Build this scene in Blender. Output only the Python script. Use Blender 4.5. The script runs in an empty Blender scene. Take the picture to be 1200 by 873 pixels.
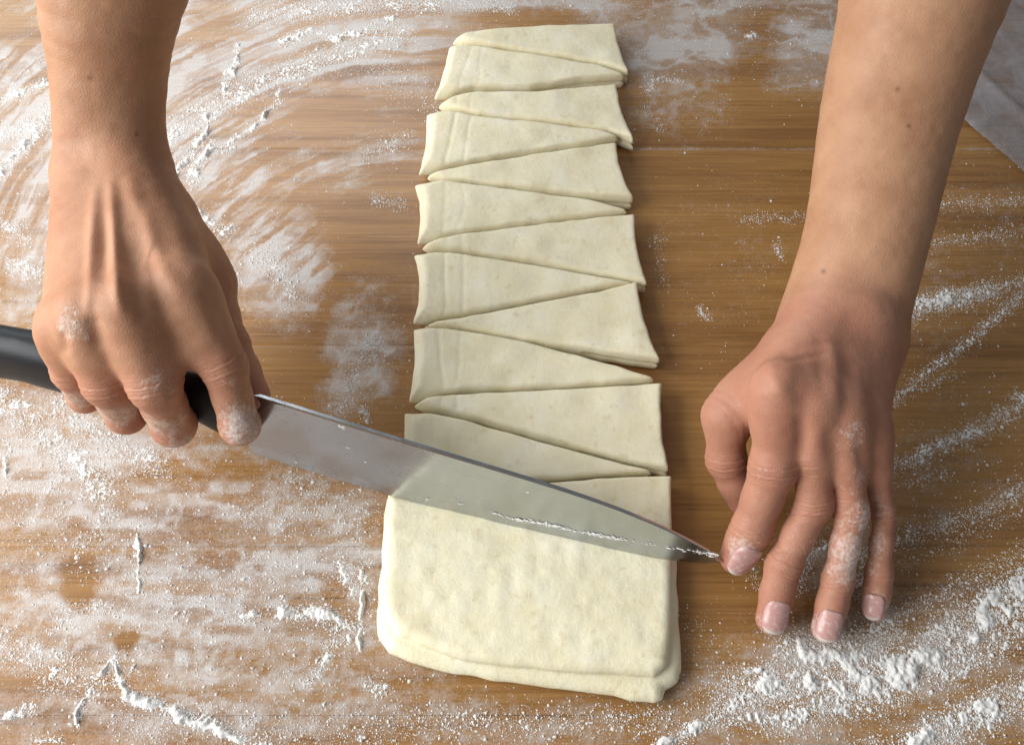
import bpy, math, random
import numpy as np
from mathutils import Vector

random.seed(7)
RNG = np.random.default_rng(7)
SC = bpy.context.scene
COL = SC.collection

# ------------------------------------------------------------------ camera
CAM_D, PITCH, FPX = 0.43, math.radians(57), 1040.0
CAM = np.array([0, -CAM_D * math.cos(PITCH), CAM_D * math.sin(PITCH)])
FW = np.array([0, math.cos(PITCH), -math.sin(PITCH)])
RT = np.array([1.0, 0, 0])
UP = np.cross(RT, FW)
cam = bpy.data.cameras.new('camera')
cam.sensor_width = 36
cam.sensor_fit = 'HORIZONTAL'
cam.lens = FPX / 1200 * 36
cam.clip_start, cam.clip_end = 0.01, 50
camo = bpy.data.objects.new('camera', cam)
camo.location = CAM
camo.rotation_euler = (math.pi / 2 - PITCH, 0, 0)
COL.objects.link(camo)
SC.camera = camo

# ------------------------------------------------------------------ light
w = bpy.data.worlds.new('World')
SC.world = w
w.use_nodes = True
bg = w.node_tree.nodes['Background']
bg.inputs[0].default_value = (0.93, 0.97, 1.0, 1)
bg.inputs[1].default_value = 0.22


def area(name, loc, target, sx, sy, power, col):
    l = bpy.data.lights.new(name, 'AREA')
    l.shape = 'RECTANGLE'
    l.size, l.size_y, l.energy, l.color = sx, sy, power, col
    o = bpy.data.objects.new(name, l)
    o.location = loc
    d = Vector(target) - Vector(loc)
    o.rotation_euler = d.to_track_quat('-Z', 'Y').to_euler()
    COL.objects.link(o)
    return o


area('window_light', (-0.85, -0.22, 0.52), (-0.05, -0.08, 0.02), 1.0, 0.7, 19.5, (1.0, 0.995, 0.985))
area('far_window_light', (-0.60, 1.12, 0.80), (-0.15, 0.1, 0.0), 1.1, 0.7, 9.5, (0.90, 0.95, 1.0))

SC.view_settings.view_transform = 'Standard'
SC.view_settings.look = 'None'
SC.view_settings.exposure = 0.0
SC.view_settings.gamma = 1.0


# ------------------------------------------------------------------ helpers
def P(x, y, z):
    """point at height z on the table-side ray through a photo pixel"""
    d = FW + RT * ((x - 600) / FPX) - UP * ((y - 436.5) / FPX)
    return CAM + d * ((z - CAM[2]) / d[2])


def dep(q):
    return float(np.dot(q - CAM, FW))


def to_px(X, Y, Z=0.0):
    dx, dy, dz = X - CAM[0], Y - CAM[1], Z - CAM[2]
    dd = dx * FW[0] + dy * FW[1] + dz * FW[2]
    return 600 + FPX * dx / dd, 436.5 - FPX * (dy * UP[1] + dz * UP[2]) / dd


def _hash(ix, iy, iz, seed):
    n = (ix.astype(np.uint32) * np.uint32(374761393) + iy.astype(np.uint32) * np.uint32(668265263)
         + iz.astype(np.uint32) * np.uint32(2147483647) + np.uint32(seed * 1274126177 & 0xffffffff))
    n = (n ^ (n >> np.uint32(13))) * np.uint32(1274126177)
    n = n ^ (n >> np.uint32(16))
    return (n & np.uint32(0xffffff)).astype(np.float32) / np.float32(0xffffff)


def vn(x, y, z=None, seed=0):
    """value noise 0..1"""
    x = np.asarray(x, np.float32); y = np.asarray(y, np.float32)
    z = np.zeros_like(x) if z is None else np.asarray(z, np.float32)
    x = x + 1000.0; y = y + 1000.0; z = z + 1000.0
    fx, fy, fz = np.floor(x), np.floor(y), np.floor(z)
    ix, iy, iz = fx.astype(np.int64), fy.astype(np.int64), fz.astype(np.int64)
    ux, uy, uz = x - fx, y - fy, z - fz
    ux, uy, uz = [t * t * (3 - 2 * t) for t in (ux, uy, uz)]
    r = 0
    for a in (0, 1):
        wa = ux if a else 1 - ux
        for b in (0, 1):
            wb = uy if b else 1 - uy
            for c in (0, 1):
                wc = uz if c else 1 - uz
                r = r + wa * wb * wc * _hash(ix + a, iy + b, iz + c, seed)
    return r


def fbm(x, y, z=None, seed=0, octv=4):
    s, a, t = 0, 0.5, 0
    for o in range(octv):
        k = 2.03 ** o
        s = s + a * vn(x * k, y * k, None if z is None else z * k, seed + o)
        t += a
        a *= 0.5
    return s / t


def smoothstep(a, b, x):
    t = np.clip((x - a) / (b - a), 0, 1)
    return t * t * (3 - 2 * t)


def smin(a, b, k):
    h = np.maximum(k - np.abs(a - b), 0) / k
    return np.minimum(a, b) - h * h * k * 0.25


def smax(a, b, k):
    h = np.maximum(k - np.abs(a - b), 0) / k
    return np.maximum(a, b) + h * h * k * 0.25


def cap(p, a, b, r1, r2):
    ba = (b - a).astype(np.float32)
    pa = p - a.astype(np.float32)
    h = np.clip((pa @ ba) / max(float(ba @ ba), 1e-12), 0, 1)
    q = pa - h[:, None] * ba
    return np.sqrt((q * q).sum(1)) - (r1 + (r2 - r1) * h)


def ball(p, c, r):
    q = p - c.astype(np.float32)
    return np.sqrt((q * q).sum(1)) - r


def surface_nets(f, lo, hi, h, project=True):
    lo = np.array(lo, float); hi = np.array(hi, float)
    B = 6
    H = h * B
    nc = np.ceil((hi - lo) / H).astype(int)
    ax = [lo[i] + (np.arange(nc[i]) + 0.5) * H - h * 0.5 for i in range(3)]
    g = np.stack(np.meshgrid(*ax, indexing='ij'), -1).reshape(-1, 3).astype(np.float32)
    dc = f(g).reshape(nc)
    act = np.abs(dc) < H * 1.35
    F = np.repeat(np.repeat(np.repeat(np.where(dc < 0, -1., 1.).astype(np.float32), B, 0), B, 1), B, 2)
    m = np.repeat(np.repeat(np.repeat(act, B, 0), B, 1), B, 2)
    idx = np.argwhere(m)
    vals = np.empty(len(idx), np.float32)
    for s in range(0, len(idx), 400000):
        e = idx[s:s + 400000]
        vals[s:s + 400000] = f((lo + e * h).astype(np.float32))
    F[m] = vals
    ins = F < 0
    n = np.array(F.shape)
    cnt = np.zeros(n - 1, np.int8)
    for a in (0, 1):
        for b in (0, 1):
            for c in (0, 1):
                cnt += ins[a:n[0] - 1 + a, b:n[1] - 1 + b, c:n[2] - 1 + c]
    cells = np.argwhere((cnt > 0) & (cnt < 8))
    cid = np.full(n - 1, -1, np.int32)
    cid[cells[:, 0], cells[:, 1], cells[:, 2]] = np.arange(len(cells))
    acc = np.zeros((len(cells), 3)); num = np.zeros(len(cells))
    corners = [(a, b, c) for a in (0, 1) for b in (0, 1) for c in (0, 1)]
    for i, A in enumerate(corners):
        for Bc in corners[i + 1:]:
            if sum(abs(A[t] - Bc[t]) for t in range(3)) != 1:
                continue
            va = F[cells[:, 0] + A[0], cells[:, 1] + A[1], cells[:, 2] + A[2]]
            vb = F[cells[:, 0] + Bc[0], cells[:, 1] + Bc[1], cells[:, 2] + Bc[2]]
            x = (va < 0) != (vb < 0)
            t = np.where(x, va / np.where(x, va - vb, 1), 0)
            pt = np.array(A) + t[:, None] * (np.array(Bc) - np.array(A))
            acc += np.where(x[:, None], pt, 0); num += x
    V = lo + (cells + acc / num[:, None]) * h
    quads = []
    for axn in range(3):
        b, c = [(1, 2), (2, 0), (0, 1)][axn]
        sl0 = [slice(None)] * 3; sl1 = [slice(None)] * 3
        sl0[axn] = slice(0, -1); sl1[axn] = slice(1, None)
        A0, A1 = ins[tuple(sl0)], ins[tuple(sl1)]
        e = np.argwhere(A0 != A1)
        e = e[(e[:, b] > 0) & (e[:, c] > 0) & (e[:, b] < n[b] - 1) & (e[:, c] < n[c] - 1)]
        flip = A0[e[:, 0], e[:, 1], e[:, 2]]
        def at(db, dc_):
            q = e.copy(); q[:, b] -= db; q[:, c] -= dc_
            return cid[q[:, 0], q[:, 1], q[:, 2]]
        q = np.stack([at(1, 1), at(0, 1), at(0, 0), at(1, 0)], 1)
        q[~flip] = q[~flip][:, ::-1]
        quads.append(q)
    Q = np.concatenate(quads)
    Q = Q[(Q >= 0).all(1)]
    if project:
        T = np.array([[1, 1, 1], [1, -1, -1], [-1, 1, -1], [-1, -1, 1]], np.float32)
        e = 0.0004
        pv = V.astype(np.float32)
        gs = 0; d0 = 0
        for t in T:
            d = f(pv + e * t)
            gs = gs + d[:, None] * t
            d0 = d0 + d / 4
        gr = gs / (4 * e)
        gn = np.sqrt((gr * gr).sum(1)) + 1e-6
        step = np.clip(d0 / gn, -0.6 * h, 0.6 * h)
        V = V - (gr / gn[:, None]) * step[:, None]
    return V, Q


def mesh_obj(name, V, Fc, mat, parent=None, smooth=True):
    me = bpy.data.meshes.new(name)
    V = np.asarray(V, np.float32)
    if isinstance(Fc, np.ndarray):
        k = Fc.shape[1]
        me.vertices.add(len(V)); me.vertices.foreach_set('co', V.ravel())
        me.loops.add(Fc.size); me.loops.foreach_set('vertex_index', Fc.astype(np.int32).ravel())
        me.polygons.add(len(Fc))
        me.polygons.foreach_set('loop_start', np.arange(0, Fc.size, k, dtype=np.int32))
        me.update(calc_edges=True)
    else:
        me.from_pydata([tuple(map(float, v)) for v in V], [], Fc)
        me.update()
    me.validate()
    if smooth:
        me.polygons.foreach_set('use_smooth', np.ones(len(me.polygons), bool))
    if mat:
        me.materials.append(mat)
    o = bpy.data.objects.new(name, me)
    COL.objects.link(o)
    if parent:
        o.parent = parent
        o.matrix_parent_inverse = parent.matrix_world.inverted()
    return o


def attr(o, name, arr):
    a = o.data.attributes.new(name, 'FLOAT', 'POINT')
    a.data.foreach_set('value', np.asarray(arr, np.float32).ravel())


def tag(o, label=None, cat=None, group=None, kind=None):
    for k, v in (('label', label), ('category', cat), ('group', group), ('kind', kind)):
        if v:
            o[k] = v
    return o


def empty(name, loc=(0, 0, 0)):
    o = bpy.data.objects.new(name, None)
    o.location = loc
    o.empty_display_size = 0.02
    COL.objects.link(o)
    bpy.context.view_layer.update()
    return o


class N:
    """tiny node helper"""
    def __init__(s, name):
        s.m = bpy.data.materials.new(name)
        s.m.use_nodes = True
        s.t = s.m.node_tree
        s.b = s.t.nodes['Principled BSDF']
        s.out = s.t.nodes['Material Output']

    def n(s, typ, **kw):
        nd = s.t.nodes.new(typ)
        for k, v in kw.items():
            if k[0] == '_':
                setattr(nd, k[1:], v)
            else:
                key = int(k[1:]) if k[0] == 'i' and k[1:].isdigit() else k.replace('_', ' ')
                s.set(nd, key, v)
        return nd

    def set(s, nd, key, v):
        sock = nd.inputs[key]
        if isinstance(v, bpy.types.NodeSocket):
            s.t.links.new(v, sock)
        else:
            sock.default_value = v

    def coords(s, scale=(1, 1, 1)):
        tc = s.n('ShaderNodeTexCoord')
        mp = s.n('ShaderNodeMapping', Scale=scale)
        s.t.links.new(tc.outputs['Object'], mp.inputs[0])
        return mp.outputs[0]

    def noise(s, vec, scale, detail=4, rough=0.55, dist=0.0):
        return s.n('ShaderNodeTexNoise', Vector=vec, Scale=scale, Detail=detail, Roughness=rough, Distortion=dist).outputs[0]

    def ramp(s, fac, stops):
        r = s.n('ShaderNodeValToRGB', Fac=fac)
        e = r.color_ramp.elements
        while len(e) < len(stops):
            e.new(0.5)
        for el, (p, c) in zip(e, stops):
            el.position = p
            el.color = (c, c, c, 1) if isinstance(c, (int, float)) else (*c, 1)
        return r.outputs[0]

    def mix(s, fac, a, b, mode='MIX'):
        nd = s.n('ShaderNodeMix', _data_type='RGBA', _blend_type=mode)
        for i, v in ((0, fac), (6, a), (7, b)):
            if isinstance(v, tuple):
                v = (*v, 1)
            s.set(nd, i, v)
        return nd.outputs[2]

    def math(s, op, a, b=0.0, c=0.0, clamp=False):
        nd = s.n('ShaderNodeMath', _operation=op, _use_clamp=clamp)
        for i, v in enumerate((a, b, c)):
            s.set(nd, i, v)
        return nd.outputs[0]

    def attr(s, name):
        return s.n('ShaderNodeAttribute', _attribute_name=name).outputs['Fac']

    def bump(s, hgt, strength, dist, normal=None):
        nd = s.n('ShaderNodeBump', Strength=strength, Distance=dist, Height=hgt)
        if normal is not None:
            s.set(nd, 'Normal', normal)
        return nd.outputs[0]

    def p(s, **kw):
        for k, v in kw.items():
            s.set(s.b, k.replace('_', ' '), (*v, 1) if isinstance(v, tuple) and len(v) == 3 and 'Color' in k else v)
        return s.m


# ------------------------------------------------------------------ materials
def mat_wood():
    s = N('oiled_wood')
    v = s.coords((1, 1, 1))
    vg = s.coords((2.2, 26, 26))
    vf = s.coords((9, 560, 560))
    vp = s.coords((30, 900, 900))
    warp = s.noise(vg, 3.0, 5, 0.6, 0.6)
    fine = s.noise(vf, 1.0, 4, 0.6)
    pores = s.noise(vp, 1.0, 2, 0.5)
    big = s.noise(s.coords((1.2, 7, 7)), 2.0, 3, 0.5)
    c = s.ramp(warp, [(0.28, (0.160, 0.068, 0.020)), (0.44, (0.265, 0.126, 0.039)), (0.6, (0.350, 0.180, 0.058)), (0.75, (0.212, 0.094, 0.028))])
    c = s.mix(s.ramp(big, [(0.38, 0.0), (0.62, 0.7)]), c, (0.41, 0.218, 0.066))
    c = s.mix(s.ramp(fine, [(0.42, 0.0), (0.62, 0.48)]), c, s.mix(1.0, c, (0.60, 0.55, 0.50), 'MULTIPLY'))
    c = s.mix(s.ramp(pores, [(0.60, 0.0), (0.72, 0.40)]), c, (0.08, 0.034, 0.013))
    film = s.attr('film')
    fn = s.noise(v, 900, 3, 0.7)
    fn2 = s.noise(v, 230, 4, 0.65)
    k = s.math('ADD', film, s.math('ADD', s.math('MULTIPLY_ADD', fn2, .55, -.275), s.math('MULTIPLY_ADD', fn, .80, -.40)))
    k = s.math('MULTIPLY_ADD', k, 1.25, -.16, clamp=True)
    k = s.math('MULTIPLY', k, s.ramp(fine, [(0.35, 0.70), (0.65, 0.92)]))
    c = s.mix(k, c, (0.57, 0.55, 0.535))
    rough = s.math('ADD', s.ramp(warp, [(0.3, 0.36), (0.7, 0.26)]), s.math('MULTIPLY', k, 0.22))
    h = s.math('ADD', s.math('MULTIPLY', fine, 0.4), s.math('MULTIPLY', k, s.noise(v, 1400, 2)))
    nb = s.bump(h, 0.35, 0.0006)
    return s.p(Base_Color=c, Roughness=rough, Normal=nb, Specular_IOR_Level=0.45)


def mat_dough():
    s = N('raw_dough')
    v = s.coords()
    a = s.noise(v, 60, 4, 0.55)
    b = s.noise(v, 260, 4, 0.6)
    d = s.noise(v, 1300, 2, 0.6)
    c = s.ramp(a, [(0.3, (0.76, 0.69, 0.465)), (0.55, (0.815, 0.76, 0.555)), (0.75, (0.845, 0.805, 0.64))])
    c = s.mix(s.ramp(b, [(0.52, 0.0), (0.75, 0.5)]), c, (0.84, 0.80, 0.66))
    c = s.mix(s.ramp(s.noise(v, 170, 3), [(0.60, 0.0), (0.70, 0.35)]), c, (0.58, 0.47, 0.25))
    h = s.math('ADD', s.math('MULTIPLY', a, 0.35), s.math('ADD', s.math('MULTIPLY', b, 0.36), s.math('MULTIPLY', d, 0.12)))
    return s.p(Base_Color=c, Roughness=0.58, Subsurface_Weight=0.25, Subsurface_Radius=(1.0, 0.7, 0.4), Subsurface_Scale=0.003,
               Normal=s.bump(h, 0.55, 0.0016), Specular_IOR_Level=0.35)


def mat_skin():
    s = N('skin')
    v = s.coords()
    n1 = s.noise(v, 45, 4, 0.6)
    n2 = s.noise(v, 330, 3, 0.6)
    c = s.ramp(n1, [(0.28, (0.375, 0.186, 0.099)), (0.5, (0.44, 0.235, 0.134)), (0.72, (0.50, 0.280, 0.166))])
    c = s.mix(s.math('MULTIPLY', s.attr('red'), s.ramp(n2, [(0.3, 0.6), (0.7, 1.0)])), c, (0.42, 0.155, 0.125))
    c = s.mix(s.attr('mole'), c, (0.14, 0.06, 0.035))
    fl = s.attr('flour')
    g = s.noise(v, 700, 3, 0.7)
    g2 = s.noise(v, 190, 4, 0.7)
    k = s.math('ADD', fl, s.math('ADD', s.math('MULTIPLY', g, 0.9), s.math('MULTIPLY', g2, 0.9)))
    k = s.math('MULTIPLY', s.ramp(s.math('MULTIPLY', k, 0.5), [(0.60, 0.0), (0.84, 0.7)]), s.math('MULTIPLY', fl, 3.0, clamp=True))
    c = s.mix(k, c, (0.78, 0.74, 0.70))
    vo = s.n('ShaderNodeTexVoronoi', Vector=v, Scale=900.0, _feature='DISTANCE_TO_EDGE').outputs[0]
    h = s.math('ADD', s.math('MULTIPLY', vo, 0.5), s.math('ADD', s.math('MULTIPLY', n2, 0.5), s.math('MULTIPLY', k, s.math('MULTIPLY', g, 2.0))))
    wv = s.math('SINE', s.math('ADD', s.math('MULTIPLY', s.attr('wco'), 3.6), s.math('MULTIPLY', n2, 5.0)))
    h = s.math('ADD', h, s.math('MULTIPLY', s.math('MULTIPLY', wv, s.attr('wma')), 0.30))
    rough = s.math('ADD', s.ramp(n2, [(0.3, 0.48), (0.7, 0.60)]), s.math('MULTIPLY', k, 0.3))
    return s.p(Base_Color=c, Roughness=rough, Subsurface_Weight=0.25, Subsurface_Radius=(1.0, 0.42, 0.25), Subsurface_Scale=0.0032,
               Normal=s.bump(h, 0.45, 0.0006), Specular_IOR_Level=0.32)


def mat_nail():
    s = N('fingernail')
    v = s.coords()
    c = s.mix(s.attr('tip'), (0.52, 0.29, 0.26), (0.74, 0.66, 0.60))
    c = s.mix(s.ramp(s.noise(v, 500, 3, 0.7), [(0.5, 0.0), (0.75, 0.5)]), c, (0.78, 0.72, 0.70))
    return s.p(Base_Color=c, Roughness=0.28, Subsurface_Weight=0.2, Subsurface_Scale=0.002, Subsurface_Radius=(1, .4, .3))


def mat_steel():
    s = N('brushed_steel')
    vb = s.coords((30, 30, 700))
    n = s.noise(vb, 1.0, 3, 0.6)
    n2 = s.noise(s.coords(), 90, 3, 0.6)
    r = s.math('ADD', s.ramp(n, [(0.3, 0.15), (0.7, 0.24)]), s.ramp(n2, [(0.4, 0.0), (0.8, 0.12)]))
    return s.p(Base_Color=(0.46, 0.485, 0.515), Metallic=1.0, Roughness=r, Normal=s.bump(n, 0.14, 0.0002))


def mat_plain(name, col, rough, bump=0.0, scale=400, spec=0.5):
    s = N(name)
    v = s.coords()
    n = s.noise(v, scale, 3, 0.6)
    c = s.mix(s.ramp(n, [(0.3, 0.0), (0.7, 1.0)]), tuple(x * 0.85 for x in col), tuple(min(1, x * 1.12) for x in col))
    if bump:
        s.p(Normal=s.bump(n, bump, 0.0006))
    return s.p(Base_Color=c, Roughness=rough, Specular_IOR_Level=spec)


def mat_film():
    s = N('clear_plastic_film')
    v = s.coords()
    n = s.noise(v, 55, 4, 0.6, 0.5)
    s.p(Base_Color=(0.50, 0.51, 0.55), Roughness=0.25, Normal=s.bump(n, 0.5, 0.003))
    tr = s.n('ShaderNodeBsdfTransparent', Color=(0.92, 0.93, 0.95, 1))
    mx = s.n('ShaderNodeMixShader', Fac=s.ramp(n, [(0.3, 0.14), (0.7, 0.34)]))
    s.t.links.new(tr.outputs[0], mx.inputs[1])
    s.t.links.new(s.b.outputs[0], mx.inputs[2])
    s.t.links.new(mx.outputs[0], s.out.inputs[0])
    return s.m


M_WOOD, M_DOUGH, M_SKIN, M_NAIL, M_STEEL = mat_wood(), mat_dough(), mat_skin(), mat_nail(), mat_steel()
M_HANDLE = mat_plain('black_plastic', (0.006, 0.008, 0.011), 0.42, 0.12, 900, 0.28)
M_FLOUR = mat_plain('flour', (0.80, 0.785, 0.76), 0.9, 0.7, 1500, 0.1)
M_FILM = mat_film()

# ------------------------------------------------------------------ flour maps (photo pixel layout laid on the table)
# broad thin film: (x, y, rx, ry, angle deg, amount)
BLOBS = [(120, 120, 260, 150, -20, .85), (330, 60, 230, 80, -8, .74), (250, 220, 150, 120, -45, .60), (40, 300, 90, 120, 0, .50),
         (325, 315, 60, 65, 20, .75), (420, 420, 45, 85, 15, .58), (425, 185, 75, 60, 0, .50), (600, 2, 240, 26, 0, .75),
         (820, 45, 110, 60, -15, .62), (945, 50, 60, 60, 0, .70), (790, 125, 60, 45, 0, .40), (120, 560, 210, 130, 10, .58), (330, 620, 130, 90, 20, .60),
         (230, 730, 300, 110, 5, .60), (400, 690, 60, 110, 10, .52), (250, 830, 300, 60, 0, .42), (600, 850, 210, 40, 0, .36),
         (1000, 790, 230, 90, -16, .46), (1150, 830, 130, 60, -25, .42), (1130, 560, 140, 120, -20, .16), (1100, 300, 150, 120, 0, .14),
         (860, 300, 110, 120, 0, .10), (960, 650, 70, 60, 0, .30), (500, 450, 60, 300, 0, .10), (10, 480, 60, 60, 0, .35), (700, 60, 90, 60, 0, .30)]
CLEAR = [(385, 140, 55, 38, 0, .85), (325, 175, 25, 35, 0, .6), (95, 680, 27, 36, 0, .95), (151, 750, 17, 15, 0, .95), (20, 35, 60, 20, 0, .8),
         (210, 555, 110, 16, -3, .5), (250, 20, 25, 40, 20, .6), (430, 250, 70, 26, 8, .7), (620, 20, 70, 14, 0, .85), (60, 800, 90, 16, 0, .45),
         (250, 450, 120, 60, 0, .3), (60, 630, 60, 20, 0, .5), (885, 60, 30, 50, 15, .6), (390, 700, 18, 22, 0, .5), (320, 770, 60, 22, 0, .35)]
# heavier strokes of flour: (points, half width px, amount)
STROKES = [
    ([(1000, 248), (1100, 240), (1200, 236)], 8, .42), ([(1080, 287), (1200, 272)], 8, .40), ([(872, 256), (945, 254)], 7, .40),
    ([(1052, 372), (1085, 358), (1130, 348), (1165, 340)], 13, .95), ([(1165, 340), (1200, 328)], 8, .6),
    ([(1048, 470), (1075, 445), (1110, 420), (1150, 388), (1200, 343)], 9, .66), ([(1050, 462), (1120, 440)], 7, .4),
    ([(1045, 548), (1110, 520), (1150, 503), (1200, 468)], 12, .72), ([(1050, 570), (1110, 552)], 6, .35),
    ([(1050, 636), (1090, 620), (1140, 604), (1200, 574)], 13, .60), ([(1060, 660), (1200, 600)], 10, .3),
    ([(1050, 720), (1100, 700), (1200, 645)], 14, .45),
    ([(860, 815), (920, 800), (1000, 775)], 30, 1.05), ([(970, 800), (1060, 790), (1120, 745), (1200, 690)], 32, 1.12),
    ([(900, 840), (1020, 820), (1120, 780), (1200, 735)], 26, .72), ([(930, 760), (1000, 768), (1040, 740)], 26, .95),
    ([(1075, 873), (1130, 845), (1200, 812)], 26, 1.0), ([(1000, 880), (1070, 860)], 14, .5),
    ([(775, 872), (810, 855), (840, 838)], 9, 1.1), ([(848, 832), (852, 805), (870, 790), (890, 782)], 7, 1.0), ([(840, 845), (880, 840), (900, 850)], 14, .7),
    ([(800, 835), (830, 800)], 12, .35), ([(890, 690), (880, 650)], 9, .5), ([(935, 690), (950, 650), (965, 640)], 8, .7), ([(1005, 690), (1015, 650)], 8, .7),
    ([(88, 850), (98, 820), (118, 790), (133, 768)], 5, 1.15), ([(135, 772), (145, 800), (152, 815)], 6, 1.1),
    ([(152, 818), (190, 828), (240, 848), (310, 878)], 9, 1.25), ([(0, 752), (40, 770), (90, 790)], 22, .62), ([(60, 800), (140, 790)], 24, .55),
    ([(160, 622), (162, 655), (161, 692)], 3.5, 1.0), ([(330, 720), (360, 718), (395, 724), (412, 745)], 12, 1.05), ([(426, 672), (424, 715), (421, 760)], 5, 1.2),
    ([(395, 740), (385, 770), (362, 800)], 9, .9), ([(400, 660), (415, 690)], 10, .85), ([(418, 630), (430, 660)], 9, .6),
    ([(0, 470), (40, 500), (90, 540), (120, 570)], 24, .8), ([(70, 480), (130, 520), (180, 545)], 20, .75), ([(120, 570), (125, 610), (95, 640)], 14, .6),
    ([(9, 515), (6, 560)], 4, .9), ([(60, 740), (85, 715), (130, 708)], 9, .7), ([(280, 725), (300, 718)], 7, .85), ([(10, 838), (34, 832)], 8, 1.1),
    ([(432, 800), (452, 812)], 9, .95), ([(40, 868), (70, 866)], 7, .8), ([(340, 560), (370, 575)], 10, .5), ([(300, 600), (430, 600)], 26, .34),
    ([(200, 700), (430, 700)], 50, .26), ([(20, 600), (200, 690)], 40, .30), ([(150, 850), (430, 860)], 26, .36), ([(450, 850), (780, 845)], 22, .42), ([(520, 835), (600, 848)], 12, .5),
    ([(200, 214), (222, 186), (238, 160), (246, 135)], 6, 1.3), ([(330, 108), (315, 132), (285, 160), (262, 178)], 4.5, 1.2),
    ([(225, 215), (232, 190), (248, 172)], 8, 1.15), ([(215, 238), (240, 258), (266, 270)], 7, 1.15), ([(262, 105), (272, 80), (280, 55)], 5, 1.2), ([(232, 150), (262, 128), (300, 105)], 7, .85),
    ([(198, 160), (240, 130), (300, 100), (380, 70), (470, 40)], 16, .72), ([(330, 50), (360, 38), (400, 45), (460, 25)], 7, .95), ([(300, 20), (420, 8), (520, 4)], 14, .75), ([(540, 6), (600, 10)], 7, .7),
    ([(0, 205), (22, 175), (60, 130)], 9, 1.1), ([(0, 118), (55, 98)], 7, .85), ([(0, 160), (50, 140)], 8, .85), ([(0, 262), (30, 280)], 10, .8), ([(10, 310), (45, 320)], 10, .8),
    ([(60, 70), (100, 40)], 10, .45), ([(300, 300), (330, 320), (340, 350)], 16, .68), ([(280, 330), (300, 290)], 12, .4), ([(400, 480), (415, 440), (440, 400)], 12, .5), ([(425, 480), (432, 492)], 6, .8),
    ([(760, 105), (765, 92), (800, 97)], 6, .7), ([(757, 125), (775, 150)], 5, .4), ([(820, 362), (830, 372)], 4, .9), ([(908, 285), (916, 300)], 5, .7), ([(878, 42), (884, 42)], 4, 1.0),
    ([(770, 280), (775, 330)], 10, .28), ([(800, 720), (840, 760)], 14, .22), ([(420, 60), (520, 130)], 26, .28), ([(430, 180), (480, 160)], 12, .45), ([(440, 235), (470, 240)], 9, .5)]


def blob_sum(px, py, lst, pw=1.5):
    r = np.zeros_like(px)
    for x, y, rx, ry, an, am in lst:
        c, s_ = math.cos(math.radians(an)), math.sin(math.radians(an))
        u = ((px - x) * c + (py - y) * s_) / rx
        v = (-(px - x) * s_ + (py - y) * c) / ry
        r = np.maximum(r, am * np.exp(-(u * u + v * v) ** pw))
    return r


def stroke_sum(px, py):
    r = np.zeros_like(px)
    for pts, hw, am in STROKES:
        xs = [p[0] for p in pts]; ys = [p[1] for p in pts]
        m = (px > min(xs) - 3 * hw) & (px < max(xs) + 3 * hw) & (py > min(ys) - 3 * hw) & (py < max(ys) + 3 * hw)
        if not m.any():
            continue
        x, y = px[m], py[m]
        d = np.full(x.shape, 1e9)
        for (ax, ay), (bx, by) in zip(pts[:-1], pts[1:]):
            dx, dy = bx - ax, by - ay
            t = np.clip(((x - ax) * dx + (y - ay) * dy) / (dx * dx + dy * dy), 0, 1)
            d = np.minimum(d, np.hypot(x - ax - t * dx, y - ay - t * dy))
        r[m] = np.maximum(r[m], am * np.exp(-(d / hw) ** 2))
    return r


def film_map(X, Y):
    px, py = to_px(X, Y)
    # swirled streaks: warp with low frequency noise
    wx = (fbm(px / 70, py / 70, seed=3) - .5) * 70
    wy = (fbm(px / 70, py / 70, seed=9) - .5) * 50
    b = blob_sum(px + wx, py + wy, BLOBS)
    jx = (vn(px / 16, py / 16, seed=41) - .5) * 22
    jy = (vn(px / 16, py / 16, seed=43) - .5) * 16
    c = blob_sum(px + jx * .6, py + jy * .6, CLEAR, 3.0)
    # hand-wiped arcs: polar streaks about a point on the table
    qx, qy = px + wx * .35 - 520, (py + wy * .35 - 420) * 1.25
    v = np.hypot(qx, qy); u = np.arctan2(qy, qx) * 260
    top = smoothstep(420, 250, py) * smoothstep(620, 480, px)
    streak = fbm(u / 90, v / 10, seed=21) * top + fbm(px / 44, py / 15, seed=25) * (1 - top)
    blot = fbm(px / 19, py / 13, seed=27)
    rg = 1 - np.abs(2 * fbm((px + wx) / 34, (py + wy) / 26, seed=51) - 1)
    rg2 = 1 - np.abs(2 * fbm(u / 110, v / 16, seed=55) - 1)
    lines = smoothstep(.86, .985, rg * (1 - top) + rg2 * top)
    lo_ = .30 * top + .58 * (1 - top)
    f = b * (lo_ + (1.3 - lo_) * smoothstep(.40, .60, streak) * (.5 + .6 * smoothstep(.40, .60, blot))) * (1 - c) * 1.08 + b * lines * .6 * (1 - c)
    sy = P(600, 175, 0)[1]
    f = f + .42 * np.exp(-((Y - sy) / .0009) ** 2) * smoothstep(.05, .075, X) * (.5 + .5 * vn(X * 60, Y * 0, seed=88))
    return np.clip(f, 0, 1)


FGX = np.arange(-.37, .371, .001); FGY = np.arange(-.20, .321, .001)
_X, _Y = np.meshgrid(FGX, FGY)
FILM = film_map(_X.ravel(), _Y.ravel()).reshape(_X.shape)


def film_at(x, y):
    i = np.clip(np.rint((x - FGX[0]) / .001).astype(int), 0, len(FGX) - 1); j = np.clip(np.rint((y - FGY[0]) / .001).astype(int), 0, len(FGY) - 1)
    return FILM[j, i]


def heap_map(X, Y):
    px, py = to_px(X, Y)
    wx = (fbm(px / 11, py / 11, seed=5, octv=3) - .5) * 13
    wy = (fbm(px / 11, py / 11, seed=6, octv=3) - .5) * 10
    return stroke_sum(px + wx, py + wy), px, py


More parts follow.
